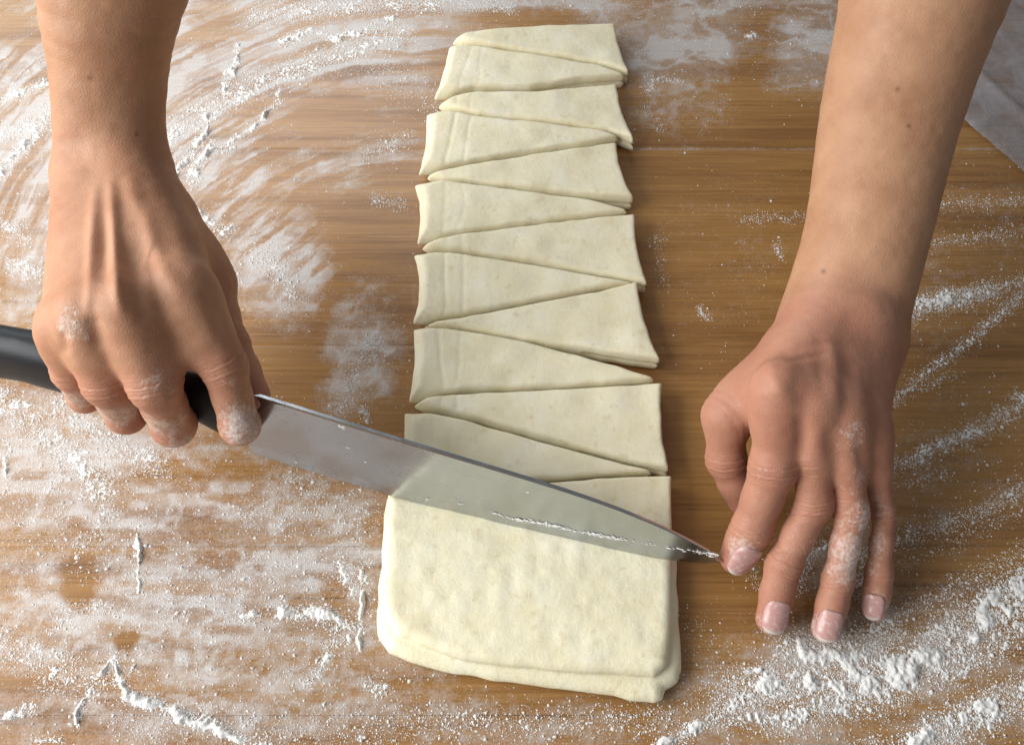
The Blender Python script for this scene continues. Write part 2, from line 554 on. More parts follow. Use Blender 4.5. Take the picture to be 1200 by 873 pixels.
# ------------------------------------------------------------------ table
table = tag(empty('tabletop'), kind='structure')
table['label'] = 'brown wooden tabletop dusted with flour'
SEAMS = [-0.36, P(600, 838, 0)[1], P(600, 640, 0)[1], P(600, 405, 0)[1], P(600, 175, 0)[1], 0.31, 0.47]
XL, XR, TH = -0.52, 0.52, 0.03
for i in range(len(SEAMS) - 1):
    y0, y1 = SEAMS[i] + .00005, SEAMS[i + 1] - .00005
    gx = np.concatenate([np.linspace(XL, -.36, 17)[:-1], np.arange(-.36, .3601, .0012), np.linspace(.36, XR, 17)[1:]])
    stp = .0012 if -.2 < y0 < .2 else .004
    gy = np.linspace(y0, y1, max(3, int((y1 - y0) / stp)))
    nx, ny = len(gx) - 1, len(gy) - 1
    X, Y = np.meshgrid(gx, gy)
    Z = np.zeros_like(X)
    Z[0] = Z[-1] = -.00012
    V = [np.stack([X.ravel(), Y.ravel(), Z.ravel()], 1)]
    k = np.arange((nx + 1) * ny).reshape(ny, nx + 1)[:, :-1].ravel()
    Q = np.stack([k, k + 1, k + nx + 2, k + nx + 1], 1)
    n0 = (nx + 1) * (ny + 1)
    ring = [0, nx, n0 - 1, n0 - 1 - nx]
    V.append(np.array([[XL, y0, -TH], [XR, y0, -TH], [XR, y1, -TH], [XL, y1, -TH]]))
    skirt = []
    for a in range(nx):
        pass
    V = np.concatenate(V)
    faces = Q
    o = mesh_obj('plank', V, np.concatenate([faces, [[n0, n0 + 3, n0 + 2, n0 + 1]]]).astype(int), M_WOOD, table)
    fl = np.zeros(len(V)); fl[:n0] = film_at(X.ravel(), Y.ravel())
    attr(o, 'film', fl)
    # edge strips closing the slab
    sv = np.array([[XL, y0, -.00012], [XR, y0, -.00012], [XR, y1, -.00012], [XL, y1, -.00012], [XL, y0, -TH], [XR, y0, -TH], [XR, y1, -TH], [XL, y1, -TH]])
    import bmesh
    bm = bmesh.new(); bm.from_mesh(o.data)
    bm.verts.ensure_lookup_table()
    lay = bm.verts.layers.float.get('film')
    vs = [bm.verts.new(p) for p in sv]
    for q in ((0, 4, 5, 1), (1, 5, 6, 2), (2, 6, 7, 3), (3, 7, 4, 0)):
        bm.faces.new([vs[j] for j in q][::-1])
    bm.to_mesh(o.data); bm.free()

# ------------------------------------------------------------------ plastic sheet
def polygon_sd(x, y, poly):
    """2D signed distance to polygon (negative inside)"""
    d = np.full(x.shape, 1e9, np.float32)
    s = np.ones(x.shape, np.float32)
    n = len(poly)
    for i in range(n):
        ax, ay = poly[i]; bx, by = poly[i - 1]
        ex, ey = bx - ax, by - ay
        wx, wy = x - ax, y - ay
        t = np.clip((wx * ex + wy * ey) / (ex * ex + ey * ey + 1e-15), 0, 1)
        d = np.minimum(d, (wx - ex * t) ** 2 + (wy - ey * t) ** 2)
        c1 = y >= ay; c2 = y < by; c3 = ex * wy > ey * wx
        fl = (c1 & c2 & c3) | (~c1 & ~c2 & ~c3)
        s = np.where(fl, -s, s)
    return s * np.sqrt(d)


def line_sd(x, y, pts):
    d = np.full(x.shape, 1e9, np.float32)
    for (ax, ay), (bx, by) in zip(pts[:-1], pts[1:]):
        ex, ey = bx - ax, by - ay
        t = np.clip(((x - ax) * ex + (y - ay) * ey) / (ex * ex + ey * ey), 0, 1)
        d = np.minimum(d, (x - ax - t * ex) ** 2 + (y - ay - t * ey) ** 2)
    return np.sqrt(d)


sheet_poly = [P(x, y, 0)[:2] for x, y in ((1300, 296), (1135, 150), (1060, 83), (1010, 40), (1000, -60), (1400, -60))]
nx, ny = 150, 90
gx = np.linspace(.1, .46, nx + 1); gy = np.linspace(.08, .36, ny + 1)
X, Y = np.meshgrid(gx, gy)
sd = polygon_sd(X, Y, sheet_poly)
# snap rim vertices onto the outline
gyv, gxv = np.gradient(sd, gy, gx)
rim = np.abs(sd) < .0021
X2 = np.where(rim, X - gxv * (sd + .0002), X); Y2 = np.where(rim, Y - gyv * (sd + .0002), Y)
Zs = .0012 + .0022 * np.clip(fbm(X * 30, Y * 45, seed=61) - .35, 0, 1) * 2 + .002 * np.exp(-(line_sd(X, Y, [P(1120, 70, 0)[:2], P(1260, 192, 0)[:2]]) / .003) ** 2)
inside = sd < .0021
k = np.arange((nx + 1) * (ny + 1)).reshape(ny + 1, nx + 1)
q = np.stack([k[:-1, :-1], k[:-1, 1:], k[1:, 1:], k[1:, :-1]], -1).reshape(-1, 4)
q = q[inside.ravel()[q].all(1)]
used, inv = np.unique(q, return_inverse=True)
V = np.stack([X2.ravel(), Y2.ravel(), Zs.ravel()], 1)[used]
sheet = mesh_obj('plastic_sheet', V, inv.reshape(-1, 4), M_FILM)
md = sheet.modifiers.new('thickness', 'SOLIDIFY'); md.thickness = .0003; md.offset = 1
tag(sheet, 'crumpled clear plastic sheet lying on the table behind the pressing arm', 'plastic sheet')

# ------------------------------------------------------------------ dough
DT = 0.0122
LEFT = [P(x, y, DT)[:2] for x, y in ((527, 25), (505, 108), (487, 197), (482, 280), (478, 372), (472, 470), (455, 588), (441, 735), (440, 800))]


def bow(a, b, amt, n=7):
    """points from a to b bowed sideways (px)"""
    a = np.array(a, float); b = np.array(b, float)
    d = b - a; nrm = np.array([-d[1], d[0]]) / np.linalg.norm(d)
    return [tuple(a + d * t + nrm * amt * 4 * t * (1 - t)) for t in np.linspace(0, 1, n)[:-1]]


def piece_sdf(poly, th, seed, zoff=0.0, shrink=.00045, layers=True, tilt=(0, 0)):
    cx = np.mean([p[0] for p in poly]); cy = np.mean([p[1] for p in poly])

    def f(p):
        x, y, z = p[:, 0], p[:, 1], p[:, 2]
        nz = vn(x * 85, y * 85, z * 85, seed)
        wob = (vn(x * 160, y * 160, z * 60, seed + 3) - .5) * .0009
        d2 = polygon_sd(x, y, poly) + shrink + wob
        dl = line_sd(x, y, LEFT)
        kk = .0015 + .010 * np.exp(-(dl / .010) ** 2)
        top = th + tilt[0] * (x - cx) + tilt[1] * (y - cy)
        if layers:
            # creases near the folded edge
            cf = .1 + .6 * _hash(np.array([seed]), np.array([1]), np.array([2]), 3)[0]
            top = top - cf * .0005 * np.exp(-((dl - .017 - (vn(y * 60, y * 0, seed=seed) - .5) * .004) / .0011) ** 2) \
                - cf * .0004 * np.exp(-((dl - .0255 - (vn(y * 50, y * 0, seed=seed + 1) - .5) * .004) / .0009) ** 2)
        top = top + (nz - .5) * .0012
        dz = np.maximum(z - top, .0004 - z)
        d2 = d2 + .0012 * ((z / th) - .55) ** 2 * 2
        if layers:
            d2 = d2 + .0007 * np.exp(-((z - th * .5) / .0009) ** 2) * (x > cx)
        return smax(d2, dz, kk)
    return f


# photo outlines of the cut triangles on the dough's top face
TR = [
    ('A', [(524, 43), (545, 35)] + [(640, 28), (722, 25)] + bow((722, 25), (739, 83), 3)[1:] + [(739, 83), (700, 71), (620, 58), (560, 49)]),
    ('B', [(523, 46), (560, 51), (620, 60), (700, 73), (735, 85), (730, 87), (682, 90), (621, 100), (555, 100), (504, 110)] + bow((504, 110), (523, 46), 2)[1:]),
    ('C', [(508, 117), (530, 108), (560, 104), (630, 104), (690, 98), (724, 95)] + bow((724, 95), (746, 163), 4)[1:] + [(746, 163), (712, 150), (640, 140), (560, 131)]),
    ('D', [(495, 124), (515, 124), (560, 133), (640, 142), (705, 150), (728, 159), (690, 167), (610, 178), (540, 190), (486, 199)] + bow((486, 199), (495, 124), 4)[1:]),
    ('E', [(488, 200), (540, 192), (620, 179), (690, 169), (724, 163)] + bow((724, 163), (745, 232), 5)[1:] + [(745, 232), (700, 228), (620, 219), (550, 210)]),
    ('F', [(481, 207), (520, 209), (600, 219), (690, 231), (744, 244), (690, 251), (610, 261), (540, 270), (484, 280)] + bow((484, 280), (481, 207), 6)[1:]),
    ('G', [(483, 284), (540, 272), (620, 262), (700, 253), (746, 248)] + bow((746, 248), (761, 330), 5)[1:] + [(761, 330), (720, 322), (620, 304), (540, 292)]),
    ('H', [(478, 287), (540, 294), (620, 306), (720, 324), (750, 328), (700, 336), (620, 352), (540, 367), (477, 374)] + bow((477, 374), (478, 287), 10)[1:]),
    ('I', [(484, 376), (540, 369), (620, 354), (700, 338), (748, 326)] + bow((748, 326), (777, 421), 5)[1:] + [(777, 421), (730, 414), (620, 397), (540, 382)]),
    ('J', [(480, 377), (540, 384), (620, 399), (720, 425), (775, 443), (720, 448), (620, 454), (540, 457), (473, 468)] + bow((473, 468), (480, 377), 5)[1:]),
    ('K', [(474, 470), (500, 461), (540, 459), (620, 456), (720, 450), (778, 446)] + bow((778, 446), (787, 550), 5)[1:] + [(787, 550), (720, 535), (620, 507), (540, 485)]),
    ('L', [(468, 472), (540, 487), (620, 510), (720, 537), (778, 551), (700, 556), (620, 562), (540, 571), (455, 583)] + bow((455, 583), (468, 472), 5)[1:]),
    ('M', [(458, 585), (540, 573), (620, 564), (700, 558), (790, 554)] + bow((790, 554), (792, 652), 2)[1:] + [(792, 652), (720, 640), (640, 624), (534, 599)]),
]
words = ['first', 'second', 'third', 'fourth', 'fifth', 'sixth', 'seventh', 'eighth', 'ninth', 'tenth', 'eleventh', 'twelfth']
for i, (nm, poly) in enumerate(TR):
    pl = [P(x, y, DT)[:2] for x, y in poly]
    th = DT * (1 + (random.random() - .5) * .10)
    f = piece_sdf(pl, th, 100 + i * 7, tilt=((random.random() - .5) * .012, (random.random() - .5) * .03))
    xs = [p[0] for p in pl]; ys = [p[1] for p in pl]
    V, Q = surface_nets(f, (min(xs) - .003, min(ys) - .003, -.002), (max(xs) + .003, max(ys) + .003, .0165), .00085)
    o = mesh_obj('dough_triangle', V, Q, M_DOUGH)
    k = len(TR) - 1 - i           # 0 = against the knife
    wide = 'point at the folded edge' if nm in 'ACEGIKM' else 'wide end at the folded edge'
    if k == 0:
        lab = 'dough triangle pressed against the far side of the knife blade'
    elif i == 0:
        lab = 'last dough triangle at the end of the strip farthest from the knife'
    else:
        lab = '%s dough triangle beyond the knife blade, its %s' % (words[k], wide)
    tag(o, lab, 'dough piece', 'cut dough triangles')

lower = [P(x, y, .0048)[:2] for x, y in ((452, 581), (446, 660), (441, 715), (443, 745), (455, 766), (480, 776), (520, 787), (580, 797), (650, 806), (720, 816), (768, 825), (778, 820), (780, 808), (794, 799), (799, 785), (796, 730), (793, 648), (720, 638), (640, 621), (534, 595))]
upper = [P(x, y, DT)[:2] for x, y in ((454, 576), (450, 650), (446, 700), (452, 722), (468, 742), (490, 755), (540, 771), (600, 780), (680, 787), (740, 790), (768, 792), (783, 780), (788, 740), (789, 690), (790, 647), (720, 634), (640, 617), (534, 590))]


def block_sdf(p):
    x, y, z = p[:, 0], p[:, 1], p[:, 2]
    nz = (vn(x * 70, y * 70, z * 40, 11) - .5) * .0008 + (vn(x * 190, y * 190, z * 90, 12) - .5) * .0005
    w1 = (vn(x * 130, y * 130, z * 70, 14) - .5) * .0012
    d1 = smax(polygon_sd(x, y, lower) + w1 + .0008 * ((z - .0034) / .0034) ** 2, np.maximum(z - .0080, .0004 - z), .0048)
    d2 = smax(polygon_sd(x, y, upper) - w1 + .0007 * ((z - .0092) / .0034) ** 2, np.maximum(z - DT - nz, .0066 - z), .0042)
    return smin(d1, d2, .0005)


V, Q = surface_nets(block_sdf, (-.075, -.165, -.002), (.085, -.03, .02), .0008)
o = mesh_obj('dough_block', V, Q, M_DOUGH)
tag(o, 'uncut slab of folded dough in front of the knife blade', 'dough')

# ------------------------------------------------------------------ knife
knife = empty('kitchen_knife', P(458, 582, .012))
tag(knife, 'long chef knife with black handle slicing across the dough', 'knife')
KA, KB = P(458, 582, .0118), P(763, 653, .0118)      # where the blade meets the dough's top face
ku = KB - KA; ku /= np.linalg.norm(ku)
TILT = math.radians(12)
knrm = np.array([ku[1], -ku[0], 0.0]) * math.cos(TILT) + np.array([0, 0, math.sin(TILT)])   # face towards the camera
kw = np.cross(knrm, ku)
if kw[2] < 0:
    kw = -kw


def on_plane(x, y):
    d = FW + RT * ((x - 600) / FPX) - UP * ((y - 436.5) / FPX)
    q = CAM + d * (np.dot(KA - CAM, knrm) / np.dot(d, knrm))
    return np.dot(q - KA, ku), np.dot(q - KA, kw)


HS0, HS1 = -.184, -.0665        # butt and front of the handle along the blade line
EDGE = [on_plane(*p) for p in ((286, 529), (380, 557), (440, 575))] + [(.029, -.0024), (.071, -.0032), (.105, -.0010)] + [on_plane(*p) for p in ((818, 661), (843, 660))]
SPINE = [on_plane(*p) for p in ((300, 462), (401, 494), (469, 514), (580, 546), (649, 570), (725, 597), (782, 618), (820, 637), (846, 656))]
es, ez = np.array(EDGE).T
ss, sz = np.array(SPINE).T
Lb = (es[-1] + ss[-1]) / 2
sg = np.concatenate([np.linspace(HS1 - .008, Lb * .9, 72), np.linspace(Lb * .9, Lb, 21)[1:]])
pe = np.polyfit(es, ez, 4); ps = np.polyfit(ss, sz, 4)
rows = []
hs = [0, .02, .16, .18, .25, .35, .5, .65, .8, .9, .975, 1.0]
for s_ in sg:
    zb, zt = np.polyval(pe, s_), np.polyval(ps, s_)
    t_end = smoothstep(Lb - .006, Lb, s_)
    zm = (zb + zt) / 2
    zb, zt = zb + (zm - zb) * t_end * .8, zt + (zm - zt) * t_end * .8
    if s_ < HS1 + .002:                      # tang inside the handle
        zb, zt = .030, .044
    Hh = max(zt - zb, .0006)
    def thick(h):
        tp = 1 - .45 * max(0, s_) / Lb
        if h < .17:
            return .00004 + .0005 * h / .16            # ground edge bevel
        if h >= .999:
            return .00070 * tp
        return min(.00054 + .0007 * (h - .16) * Hh / .036, .00054 + .0004 * tp)
    rows.append([(s_, zb + Hh * h, thick(h)) for h in hs])
V, Fq = [], []
nh = len(hs)
for side in (1, -1):
    for r in rows:
        for s_, z_, t_ in r:
            V.append(KA + ku * s_ + kw * z_ + knrm * t_ * side)
n1 = len(rows) * nh
for i in range(len(rows) - 1):
    for j in range(nh - 1):
        a = i * nh + j
        Fq.append((a, a + nh, a + nh + 1, a + 1))
        b = a + n1
        Fq.append((b, b + 1, b + nh + 1, b + nh))
    for j in (0, nh - 1):
        a = i * nh + j
        Fq.append((a, a + n1, a + n1 + nh, a + nh) if j == 0 else (a, a + nh, a + n1 + nh, a + n1))
for i in (0, len(rows) - 1):
    for j in range(nh - 1):
        a = i * nh + j
        Fq.append((a, a + 1, a + 1 + n1, a + n1) if i == 0 else (a, a + n1, a + n1 + 1, a + 1))
blade = mesh_obj('blade', V, Fq, M_STEEL, knife, smooth=True)
blade.data.set_sharp_from_angle(angle=math.radians(2.2))



def handle_f(p):
    q = p - KA.astype(np.float32)
    s_ = q @ ku.astype(np.float32); n_ = q @ knrm.astype(np.float32); z_ = q @ kw.astype(np.float32)
    t = np.clip((s_ - HS0) / (HS1 - HS0), 0, 1)
    guard = smoothstep(.80, 1.0, t)
    hh = .0122 + .0016 * np.cos((t - .35) * 7.0) + .0030 * smoothstep(.22, .0, t) + .006 * guard
    ww = .0085 + .0008 * np.cos((t - .4) * 6) - .0020 * guard
    zc = .0410 - .0016 * np.sin(t * 3.1) - .0008 * t - .0025 * smoothstep(.25, 0, t) - .0055 * guard
    e = np.sqrt((n_ / ww) ** 2 + ((z_ - zc) / hh) ** 2)
    e4 = ((np.abs(n_) / ww) ** 2.6 + (np.abs(z_ - zc) / hh) ** 2.6) ** (1 / 2.6)
    d = (.5 * e + .5 * e4 - 1) * .0085
    return smax(d, np.abs(s_ - (HS0 + HS1) / 2) - (HS1 - HS0) / 2, .005)


cH = KA + ku * (HS0 + HS1) / 2 + kw * .04
V, Q = surface_nets(handle_f, cH - [.075, .035, .04], cH + [.075, .035, .04], .0011)
mesh_obj('handle', V, Q, M_HANDLE, knife)
# flour sticking to the near face of the blade
spk = []
for t in np.linspace(0, 1, 700):
    x0 = 575 + (840 - 575) * t
    y0 = 597 + (648 - 597) * t ** .8
    if random.random() < .9 * float(smoothstep(.15, .6, vn(np.array([t * 13.0]), np.array([8.0]))[0])) + .12:
        spk.append((x0 + random.gauss(0, 2), y0 + random.gauss(0, .9) + (vn(np.array([x0 / 40]), np.array([3.0]))[0] - .5) * 4, abs(random.gauss(.00014, .00014)) + .00008))
for x0, y0 in ((400, 498), (402, 500), (346, 540), (409, 522), (500, 585), (540, 588), (430, 540), (620, 575)):
    for _ in range(3):
        spk.append((x0 + random.gauss(0, 1.2), y0 + random.gauss(0, 1.2), .0003 * random.uniform(.6, 1.4)))
octv = np.array([[1, 0, 0], [-1, 0, 0], [0, 1, 0], [0, -1, 0], [0, 0, 1], [0, 0, -1]], float)
octf = [[0, 2, 4], [2, 1, 4], [1, 3, 4], [3, 0, 4], [2, 0, 5], [1, 2, 5], [3, 1, 5], [0, 3, 5]]
V, Fq = [], []
for x0, y0, r in spk:
    a_, b_ = on_plane(x0, y0)
    c0 = KA + ku * a_ + kw * b_ + knrm * .0010
    st = 1 + 2 * random.random()
    base_i = len(V)
    for o_ in octv:
        V.append(c0 + (ku * o_[0] * st + kw * o_[1] + knrm * o_[2] * .6) * r * random.uniform(.7, 1.3))
    Fq += [[base_i + j for j in t] for t in octf]
sp = mesh_obj('flour_specks', V, Fq, M_FLOUR, knife, smooth=False)
sp['kind'] = 'stuff'

# ------------------------------------------------------------------ person
person = empty('person', P(560, -250, 0))
tag(person, 'bare forearms and floury hands, one gripping the knife, one steadying its tip', 'person')


def build_hand(spec, label):
    J = {k: [P(*q[:3]) for q in v] for k, v in spec['j'].items()}
    R = {k: [q[3] * dep(P(*q[:3])) / FPX for q in v] for k, v in spec['j'].items()}
    fn = ['index', 'middle', 'ring', 'little']
    W = J['arm'][0]
    mi, ml = J['index'][0], J['little'][0]
    lat = ml - mi; lat /= np.linalg.norm(lat)
    fwd = (J['middle'][0] + J['ring'][0]) / 2 - W; fwd /= np.linalg.norm(fwd)
    nd = np.cross(lat, fwd); nd /= np.linalg.norm(nd)
    if nd[2] < 0:
        nd = -nd
    prim_palm = []
    ofs = [-.62, -.22, .2, .6]
    wr = R['arm'][0]
    for i, k in enumerate(fn):
        b = W + lat * (ofs[i] * wr * .75) + fwd * .008 + nd * spec.get('lift', 0)
        m = J[k][0]
        r = R[k][0]
        prim_palm.append((b, m - nd * .001, .0120, r * .86, .010))
        prim_palm.append((b - nd * .008, W + (m - W) * .86 - nd * spec.get('palm', .009), .0115, .0085, .010))
    th = J['thumb']; rt = R['thumb']
    for (k0, k1), (t0, t1, wr_) in zip(zip(fn[:-1], fn[1:]), spec['web']):
        for tt_ in (t0 * .5, t0):
            p0 = J[k0][0] + (J[k0][1] - J[k0][0]) * tt_ - nd * .002; p1 = J[k1][0] + (J[k1][1] - J[k1][0]) * tt_ * t1 / t0 - nd * .002
            prim_palm.append((p0, p1, wr_, wr_, .007))
    prim_palm.append((th[0], th[1], rt[0] * .8, rt[1] * .95, .012))
    prim_palm.append((W * .35 + mi * .65 - nd * .004, th[0] * .35 + th[1] * .65, .0075, .0075, .014))
    # forearm: elliptical sections along a smooth curve
    A = np.array(J['arm']); RA = np.array(R['arm']); FL = np.array(spec['flat'])
    ctrl = np.concatenate([A, RA[:, None], FL[:, None]], 1)
    ctrl = np.concatenate([[2 * ctrl[0] - ctrl[1]], ctrl, [2 * ctrl[-1] - ctrl[-2]]])
    smp = []
    for i in range(1, len(ctrl) - 2):
        p0, p1, p2, p3 = ctrl[i - 1:i + 3]
        for t in np.linspace(0, 1, 5)[:-1]:
            smp.append(.5 * (2 * p1 + (p2 - p0) * t + (2 * p0 - 5 * p1 + 4 * p2 - p3) * t * t + (3 * p1 - p0 - 3 * p2 + p3) * t ** 3))
    smp.append(ctrl[-2])
    arm_segs = []
    for u, v in zip(smp[:-1], smp[1:]):
        ax = v[:3] - u[:3]; ax /= np.linalg.norm(ax)
        view = (u[:3] - CAM) / np.linalg.norm(u[:3] - CAM)
        l2 = np.cross(ax, view); l2 /= np.linalg.norm(l2)
        arm_segs.append((u, v, l2.astype(np.float32), np.cross(ax, l2).astype(np.float32)))
    extra = []   # ridges and bumps: (a, b, r1, r2, k)
    for k, (t0, rr) in spec['tendon'].items():
        m = J[k][0]
        a = W + (m - W) * t0 + lat * .0 + nd * (.0118)
        extra.append((a, m + nd * (R[k][0] * .62), rr * .7, rr * 1.25, .0045))
    for k in fn:
        m = J[k][0]
        extra.append((m + nd * R[k][0] * .22 - (J[k][1] - m) * .12, m + nd * R[k][0] * .20 + (J[k][1] - m) * .15, R[k][0] * spec['knob'], R[k][0] * spec['knob'], .010))
    for c, r in spec.get('bumps', []):
        extra.append((P(*c), P(*c) + np.array([0, 0, .0001]), r, r, .010))
    fingers = []
    for k in fn + ['thumb']:
        pts, rr = J[k], R[k]
        st = 1 if k == 'thumb' else 0
        segs = []
        for i in range(st, len(pts) - 1):
            a, b = pts[i], pts[i + 1]
            midr = (rr[i] + rr[i + 1]) / 2 * (.91 if i < len(pts) - 2 else .98)
            mid = (a + b) / 2
            sl = spec.get('slim', 1.0) if k != 'thumb' else 1.0
            segs.append((a, mid, rr[i] * .92 * (sl if i else 1), midr * .91 * sl)); segs.append((mid, b, midr * .91 * sl, rr[i + 1] * .93 * sl))
        fingers.append(segs)

    def f(p):
        d = None
        for u, v, l2, nn in arm_segs:
            ba = (v[:3] - u[:3]).astype(np.float32)
            pa = p - u[:3].astype(np.float32)
            h = np.clip((pa @ ba) / float(ba @ ba), 0, 1)
            q = pa - h[:, None] * ba
            ql, qn = q @ l2, q @ nn
            q2 = (q * q).sum(1)
            rr = u[3] + (v[3] - u[3]) * h; fl_ = u[4] + (v[4] - u[4]) * h
            e2 = q2 + qn * qn * (1 / (fl_ * fl_) - 1)
            c = (1 - rr / np.sqrt(e2 + 1e-10)) * np.sqrt(q2 + 1e-10)
            d = c if d is None else np.minimum(d, c)
        d = d.astype(np.float32)
        for a, b, r1, r2, k in prim_palm[:1]:
            d = smin(d, cap(p, a, b, r1, r2), .016)
        for a, b, r1, r2, k in prim_palm[1:]:
            c = cap(p, a, b, r1, r2)
            d = c if d is None else smin(d, c, k)
        for a, b, r1, r2, k in extra:
            d = smin(d, cap(p, a, b, r1, r2), k)
        tot = None
        for segs in fingers:
            e = None
            for a, b, r1, r2 in segs:
                c = cap(p, a, b, r1, r2)
                e = c if e is None else smin(e, c, .0035)
            e = smin(d, e, .007)
            tot = e if tot is None else smin(tot, e, .0008)
        return tot

    allp = np.array([q for v in J.values() for q in v])
    lo, hi = allp.min(0) - .045, allp.max(0) + .045
    lo[2] = max(lo[2], -.01)
    V, Q = surface_nets(f, lo, hi, .00085)
    V = V.astype(np.float32)
    # fine relief: creases across the finger joints
    T = np.array([[1, 1, 1], [1, -1, -1], [-1, 1, -1], [-1, -1, 1]], np.float32)
    g = sum(f(V + .0006 * t)[:, None] * t for t in T)
    nrm = g / (np.sqrt((g * g).sum(1))[:, None] + 1e-9)
    disp = np.zeros(len(V), np.float32)
    wco = np.zeros(len(V), np.float32); wma = np.zeros(len(V), np.float32)
    red = np.zeros(len(V), np.float32)
    for k in fn + ['thumb']:
        pts, rr = J[k], R[k]
        for i in range(1, len(pts)):
            a = pts[i] - pts[i - 1]; a /= np.linalg.norm(a)
            q = V - pts[i].astype(np.float32)
            dist = np.sqrt((q * q).sum(1))
            near = np.exp(-(dist / (rr[i] * 1.7)) ** 4)
            s_ = q @ a.astype(np.float32)
            s_ = s_ + (vn(V[:, 0] * 420, V[:, 1] * 420, V[:, 2] * 420, 77) - .5) * .0014
            if i < len(pts) - 1:
                wm_ = (0 if k == 'thumb' and i == 1 else 1) * near * np.exp(-(s_ / .0055) ** 2)
                wco = np.where(wm_ > wma, s_, wco); wma = np.maximum(wma, wm_)
                disp += near * (-.00030 * np.exp(-(s_ / .0008) ** 2) - .00024 * np.exp(-((s_ - .0030) / .0007) ** 2) - .00024 * np.exp(-((s_ + .0032) / .0007) ** 2) + .00012 * np.exp(-(s_ / .006) ** 2))
            red = np.maximum(red, near * (.6 if i < len(pts) - 1 else .85) * spec.get('redk', 1.0))
        m = V - pts[0].astype(np.float32)
        if k != 'thumb':
            red = np.maximum(red, .5 * np.exp(-(np.sqrt((m * m).sum(1)) / .012) ** 2) * spec.get('redk', 1.0))
    disp += (vn(V[:, 0] * 260, V[:, 1] * 260, V[:, 2] * 260, 5) - .5) * .00025
    for (c0, c1, wd, dpt) in spec.get('creases', []):
        a, b = P(*c0), P(*c1)
        dd = cap(V, a, b, 0, 0)
        disp -= dpt * np.exp(-(dd / wd) ** 2)
    vpx, vpy = to_px(V[:, 0], V[:, 1], V[:, 2])
    front = smoothstep(.0, .35, -(nrm @ FW.astype(np.float32)))
    for pts_, wd, ht in spec.get('ridges', []):
        dd = np.full(len(V), 1e9, np.float32); tt = np.zeros(len(V), np.float32)
        lens = [math.dist(u_, v_) for u_, v_ in zip(pts_[:-1], pts_[1:])]
        acc_ = 0.0
        for (ax_, ay_), (bx_, by_), ln in zip(pts_[:-1], pts_[1:], lens):
            dx_, dy_ = bx_ - ax_, by_ - ay_
            t = np.clip(((vpx - ax_) * dx_ + (vpy - ay_) * dy_) / (dx_ * dx_ + dy_ * dy_), 0, 1)
            e = np.hypot(vpx - ax_ - t * dx_, vpy - ay_ - t * dy_)
            tt = np.where(e < dd, (acc_ + t * ln) / sum(lens), tt)
            dd = np.minimum(dd, e); acc_ += ln
        tp = 1.0 if sum(lens) < 40 else .12 + .88 * np.maximum(np.sin(np.pi * np.clip(tt, 0, 1)), 0) ** .8
        disp += front * ht * tp * np.exp(-(dd / wd) ** 2)
    V = V + nrm * disp[:, None]
    # darker, redder tint over the whole hand than over the forearm
    hand_w = spec.get('handred', 0)
    if hand_w:
        q = (V - W.astype(np.float32)) @ fwd.astype(np.float32)
        red = np.maximum(red, hand_w * smoothstep(-.01, .02, q))
    flour = np.zeros(len(V), np.float32)
    for x, y, z, r, am in spec['flour']:
        q = V - P(x, y, z).astype(np.float32)
        flour = np.maximum(flour, am * np.exp(-((q * q).sum(1) / r ** 2)))
    mole = np.zeros(len(V), np.float32)
    for x, y in spec['moles']:
        mole = np.maximum(mole, .8 * front * np.exp(-((vpx - x) ** 2 + (vpy - y) ** 2) / 2.6 ** 2))
    o = mesh_obj('arm', V, Q, M_SKIN, person)
    o['label'] = label
    attr(o, 'red', red); attr(o, 'flour', flour); attr(o, 'mole', mole); attr(o, 'wco', wco * 1000); attr(o, 'wma', wma)
    # nails
    for k, (sc, roll, wd) in spec.get('nails', {}).items():
        a, b = J[k][-2], J[k][-1]
        r = R[k][-1]
        ax = b - a; ax /= np.linalg.norm(ax)
        n0 = -(FW * .55) + np.array([0, 0, .6]); n0 = n0 - ax * (n0 @ ax); n0 /= np.linalg.norm(n0)
        sdv = np.cross(ax, n0)
        n0 = n0 * math.cos(roll) + sdv * math.sin(roll); sdv = np.cross(ax, n0)
        nu, nv = 15, 13
        pts = []
        tips = []
        for iu in range(nu):
            u = iu / (nu - 1)
            # outline: rounded base, slightly squared free edge
            half = wd * r * (1 - .55 * (max(0, .35 - u) / .35) ** 2.2) * (1 - .42 * (max(0, u - .72) / .28) ** 2.2)
            for iv in range(nv):
                v = iv / (nv - 1) * 2 - 1
                th_ = v * half / r
                along = (-1.45 + 2.3 * u) * r * sc
                bendv = -.25 * r * (v * v) * (u > .7) * (u - .7) / .3
                base = b + ax * (along + bendv)
                dirv = n0 * math.cos(th_) + sdv * math.sin(th_)
                pts.append(base + dirv * r * 1.6)
                tips.append(smoothstep(.84, .93, u + .05 * v * v))
        fsegs = fingers[(fn + ['thumb']).index(k)]
        def ff(p):
            e = None
            for a_, b_, r1, r2 in fsegs:
                c = cap(p, a_, b_, r1, r2)
                e = c if e is None else smin(e, c, .0035)
            return e
        pts = np.array(pts, np.float32)
        cen = np.array([b + ax * ((-1.45 + 2.3 * (i // nv) / (nu - 1)) * r * sc * .6) for i in range(nu * nv)], np.float32)
        dv = cen - pts
        dv /= np.sqrt((dv * dv).sum(1))[:, None]
        q = pts.copy()
        for _ in range(14):
            q = q + dv * ff(q)[:, None] * .9
        q = q - dv * .00034
        rim_ = np.zeros((nu, nv), bool); rim_[0] = rim_[:, 0] = rim_[:, -1] = True
        q[rim_.ravel()] += dv[rim_.ravel()] * .0007
        kk = np.arange(nu * nv).reshape(nu, nv)
        qf = np.stack([kk[:-1, :-1], kk[1:, :-1], kk[1:, 1:], kk[:-1, 1:]], -1).reshape(-1, 4)
